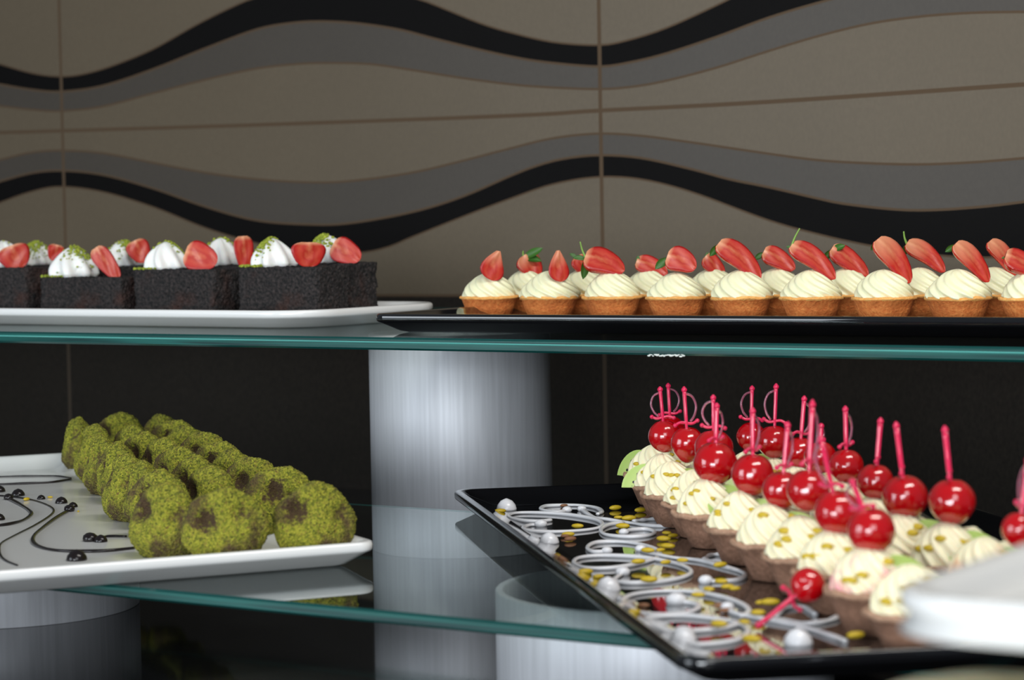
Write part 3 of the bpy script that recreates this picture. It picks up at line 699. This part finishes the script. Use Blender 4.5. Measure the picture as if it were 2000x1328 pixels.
left = [((1218, 925), (1310, 842, 30), (1305, 750), 1), ((1233, 945), (1298, 852, 32), (1289, 757), -1), ((1249, 962), (1343, 866, 33), (1336, 757), 1),
        ((1290, 980), (1394, 876, 38), (1393, 773), -1), ((1312, 998), (1397, 905, 43), (1400, 789), 1), ((1373, 1027), (1470, 927, 42), (1470, 798), 1),
        ((1428, 1055), (1527, 957, 38), (1539, 826), 1), ((1485, 1081), (1578, 957, 42), (1587, 783), 1), ((1545, 1112), (1636, 1002, 46), (1603, 853), -1),
        ((1607, 1148), (1702, 1037, 47), (1664, 938), -1), ((1684, 1190), None, None, 1)]
right = [((1397, 940), (1467, 853, 29), (1469, 755), -1), ((1448, 955), (1512, 863, 33), (1516, 751), -1), ((1488, 972), (1562, 884, 31), (1571, 775), 1),
         ((1530, 990), (1602, 893, 32), (1604, 830), 1), ((1574, 1008), (1653, 910, 34), (1651, 795), 1), ((1628, 1042), (1710, 941, 36), (1720, 818), 1),
         ((1681, 1072), (1768, 972, 45), (1750, 826), 1), ((1765, 1096), (1860, 980, 46), (1845, 834), 1), ((1835, 1130), None, None, 1), ((1940, 1156), (1992, 1035, 36), (2010, 893), -1)]
DESC = {('left', 0): 'farthest cherry tart of the left row, kiwi slice standing at its left', ('left', 1): 'tart whose pick bow points left, second farthest in the left row',
 ('left', 2): 'cherry tart with crinkled crust, third from the back of the left row', ('left', 3): 'cherry tart squeezed behind the biggest front cherry, fourth from the back, left row',
 ('left', 4): 'sharply seen cherry tart with ridged cream, fifth from the back, left row', ('left', 5): 'cherry tart in the middle of the left row, short pink pick',
 ('left', 6): 'tart carrying the smaller of two touching cherries, fifth from the front, left row', ('left', 7): 'tart under the right one of two touching cherries, fourth from the front, left row',
 ('left', 8): 'cherry tart behind the loose fallen cherry, its pick leaning left, third from the front', ('left', 9): 'blurred front cherry tart with pink-stained cream beside the fallen cherry',
 ('left', 10): 'nearest cocoa tart without a cherry, partly behind the white platter corner',
 ('right', 0): 'farthest cherry tart of the right row, pick bow to the left', ('right', 1): 'cherry tart second farthest in the right row, tall pink pick',
 ('right', 2): 'cherry tart third farthest in the right row, mostly hidden', ('right', 3): 'cherry tart fourth from the back of the right row, hidden behind taller picks',
 ('right', 4): 'cherry tart in mid right row, pick with a drooping bow', ('right', 5): 'cherry tart of the right row with a thin straight pick, left of the leaning pick',
 ('right', 6): 'cherry tart with pick leaning left over a big cherry, right row', ('right', 7): 'cherry tart with the large rightmost whole cherry against the dark wall',
 ('right', 8): 'tart with orange-tinged cream and no cherry, just behind the white platter', ('right', 9): 'cherry tart cut by the right edge of the picture'}
for nm, rows_ in (('left', left), ('right', right)):
    for i, (rl, ch, pk, side) in enumerate(rows_):
        c = P(*rl, CHZ+SHH)+RH*.0285; c.z = CHZ
        t = thing('cherry_tart', DESC[nm, i], 'tart', c, group='cherry cream tarts on the black tray')
        obj('pastry_shell', CS[i % 3], t, rot=(0, 0, i*1.1))
        cl = -RH*.0040-FH*.003+UP*.0215
        cream = obj('cream_swirl', CB[(i+len(nm)) % 4], t, loc=cl, rot=(.0, .0, i*1.9), scale=(.80, .80, .92))
        if (nm, i) in (('left', 9), ('right', 8)): cream.data = STAIN[nm]
        # second small squirt of cream leaning on the first
        v = RH*.0085+FH*.012
        obj('cream_swirl', CB[(i*3) % 4], t, loc=Vector((v.x, v.y, .022)), rot=(.35, .25, i), scale=(.62, .62, .80))
        kd = random.Random(i+len(nm))
        if (nm, i) in (('left', 0), ('left', 1)): kp = -RH*.0165-FH*.004; kr = (math.radians(78), 0, YAW-.9+i*.6)
        else: kp = RH*.0125-FH*.0120+UP*.0040; kr = (math.radians(58), kd.uniform(-.4, .4), YAW+.35+kd.uniform(-.3, .3))
        obj('kiwi_slice', KM, t, loc=Vector((kp.x, kp.y, .0225+kp.z)), rot=kr, scale=1.1 if i else 1.3)
        # pistachio pieces stuck in the cream
        bmn = bmesh.new()
        for q in range(6):
            a = kd.uniform(-2.8, .2)+YAW; k = kd.uniform(.25, .8); rr = .0195*(math.cos(k*math.pi/2)**.5)*1.02
            add_ball(bmn, (math.cos(a)*rr+cl.x, math.sin(a)*rr+cl.y, .0215+k*.0275), .0020 if i < 6 else .0027, 2, (1.5, .9, .8))
        obj('pistachio_pieces', mesh_from(bmn, 'pistachio_pieces', M_NUT), t)
        if ch:
            dref = depth(c+Vector((0, 0, .05)))
            add_cherry(t, ch[0], ch[1], ch[2], dref, pk, side, i+1, turn={0: 0, 1: .2, 2: .1, 3: .3}.get(i, .9) if nm == 'left' else {0: .0, 1: .3, 2: .6, 3: 1.2, 4: .9}.get(i, 1.35))

# loose cherry fallen off, lying on the tray
dc = 1.372; pc = PD(1578, 1143, dc); rc = 35*dc/F
t = thing('fallen_cherry', 'loose red cherry with pink pick, slumped low against the tart shells above the tray', 'cherry', pc)
obj('cherry_flesh', mesh_from(cherry_bm(rc, 9), 'cherry_flesh', M_CHERRY), t, rot=(1.2, .3, 0))
en = PD(1508, 1200, dc-.01); ax = en-pc; z = ax.normalized(); X = UP-z*z.z; X.normalize(); Rm = Matrix((X, z.cross(X), z)).transposed(); b1, b2 = pick_parts(.032)
b2.free(); obj('sword_pick', mesh_from(b1, 'sword_pick', M_PICK), t, loc=z*rc*.8, rot=Rm)

# loose nut pieces
FEAT = [(267,186,'the rearmost icing dot'),(470,345,'the second icing dot along the rim'),(750,572,'the third icing dot along the rim'),(1655,828,'the blob at the tray front'),(1110,822,'the front end dot'),(500,180,'the rearmost small loop'),(430,215,'the wide rear loop'),(560,292,'the front of the rear loop'),(850,285,'the right rear loop'),(700,370,'the small middle loop'),(640,445,'the wide middle loop'),(1000,400,'the crossing of the middle lines'),(1100,490,'the right end of the middle loop'),(1210,534,'the pointed middle blob'),(980,582,'the big front loop'),(1240,710,'the lowest loop'),(1450,700,'the start of the long front line'),(1850,800,'the end of the long front line'),(980,268,'the long rear line'),(1300,462,'the branching middle line'),(1600,662,'the half-hidden loop by the tarts'),(1370,650,'the right end of the big loop')]
nibs = [(235,190),(785,175),(905,185),(800,217),(850,225),(820,262),(605,260),(560,300),(1030,290),(1060,305),(1015,322),(1035,357),(940,395),(1000,390),(1105,440),(640,482),(705,500),(895,448),(1025,450),(1285,465),(945,537),(1290,543),(1230,578),(1320,568),(1355,575),(1180,608),(1525,645),(1465,692),(1280,750),(1435,825),(1930,805),(1480,642),(870,690),(1400,735)]
brown = [(540,160),(545,305),(570,322),(920,635),(1310,660),(1650,770),(1290,640)]
def nib_mesh(m): bm = bmesh.new(); add_ball(bm, (0, 0, .0018), .0026, 2, (1.9, 1, .7)); return mesh_from(bm, 'nib', m)
NB, NB2 = nib_mesh(M_NUT), nib_mesh(M_NUT2); rn = random.Random(5)
for L_, me, cn, lab, gp in ((nibs, NB, 'pistachio_piece', 'small yellow-green pistachio piece among the icing scrolls on the black tray', 'pistachio pieces on the black tray'),
                        (brown, NB2, 'nut_crumb', 'small brown nut crumb among the icing scrolls on the black tray', 'brown nut crumbs on the black tray')):
    for zx, zy in L_:
        p = P(880+zx/2.439, 920+zy/2.439, zi+.002); k = rn.uniform(.75, 1.25)*(.85 if cn == 'nut_crumb' else 1)
        fx, fy, fn = min(FEAT, key=lambda f: math.hypot((f[0]-zx)/1.6, f[1]-zy)); dx, dy = zx-fx, zy-fy
        side = ('right of' if dx > 0 else 'left of') if abs(dx)/1.6 > abs(dy) else ('in front of' if dy > 0 else 'behind')
        lab = f"{('large' if k > 1 else 'small')+' pistachio piece' if cn == 'pistachio_piece' else 'brown nut crumb'} on black tray, {side} {fn}"
        obj(cn, me, loc=(p.x, p.y, zi+(.0028 if zx > 800 and zy > 380 and cn != 'nut_crumb' else 0.0001)), rot=(0, 0, YAW+rn.uniform(-.6, .6)), scale=k, label=lab, category='nut', group=gp)
for px, py, k in ((98, 973, .5), (153, 1000, .35), (52, 978, .8)):
    p = P(px, py, zi); obj('pistachio_piece', NB, loc=(p.x, p.y, zi+.0001), rot=(0, 0, px), scale=k, label='tiny green pistachio crumb on the white platter among the sauce drops', category='nut', group='pistachio crumbs on the white platter')

# ------------------------------------------------------------------ foreground corner of a platter, on a stand beyond the right edge
c = PD(1690, 1160, .80)
fp = platter('serving_platter', 'blurred white platter corner in the right foreground, overlapping the cherry tarts', .34, .22, .0155, M_WHITE, (c.x, c.y, c.z-.0155), math.radians(1), 0, 0, out=.006, cr=.034)
q = c + Vector((.22, .13, 0)); sz = c.z-.0155
obj('platter_stand', mesh_from(lathe([(.055, 0), (.06, .004), (.045, .02), (.045, sz-.004), (.043, sz)], 64), 'platter_stand', M_PIPE), loc=(q.x, q.y, 0), label='metal pipe stand under the blurred white platter at right', category='stand')
# iced cake whose pale top edge just enters the lower right corner
q = PD(1985, 1428, .80)
t = thing('iced_cake', 'pale cream-iced round cake, only its blurred top edge in the lower right corner', 'cake', (q.x, q.y, 0))
obj('cake_stand', mesh_from(lathe([(.05, 0), (.052, .004), (.012, .02), (.010, q.z-.04), (.075, q.z-.03), (.085, q.z-.022), (.085, q.z-.018), (.03, q.z-.02)], 64), 'cake_stand', M_WHITE), t)
def rf(r_, z_, a, k): n = noise.noise(Vector((math.cos(a)*2, math.sin(a)*2, z_*60))); return r_*(1+.03*n), z_+.001*n
obj('cake_body', mesh_from(lathe([(.045, q.z-.018), (.05, q.z-.016), (.051, q.z+.004), (.048, q.z+.010), (.040, q.z+.0125), (.01, q.z+.013)], 64, rf), 'cake_body', M_CREAM2), t)
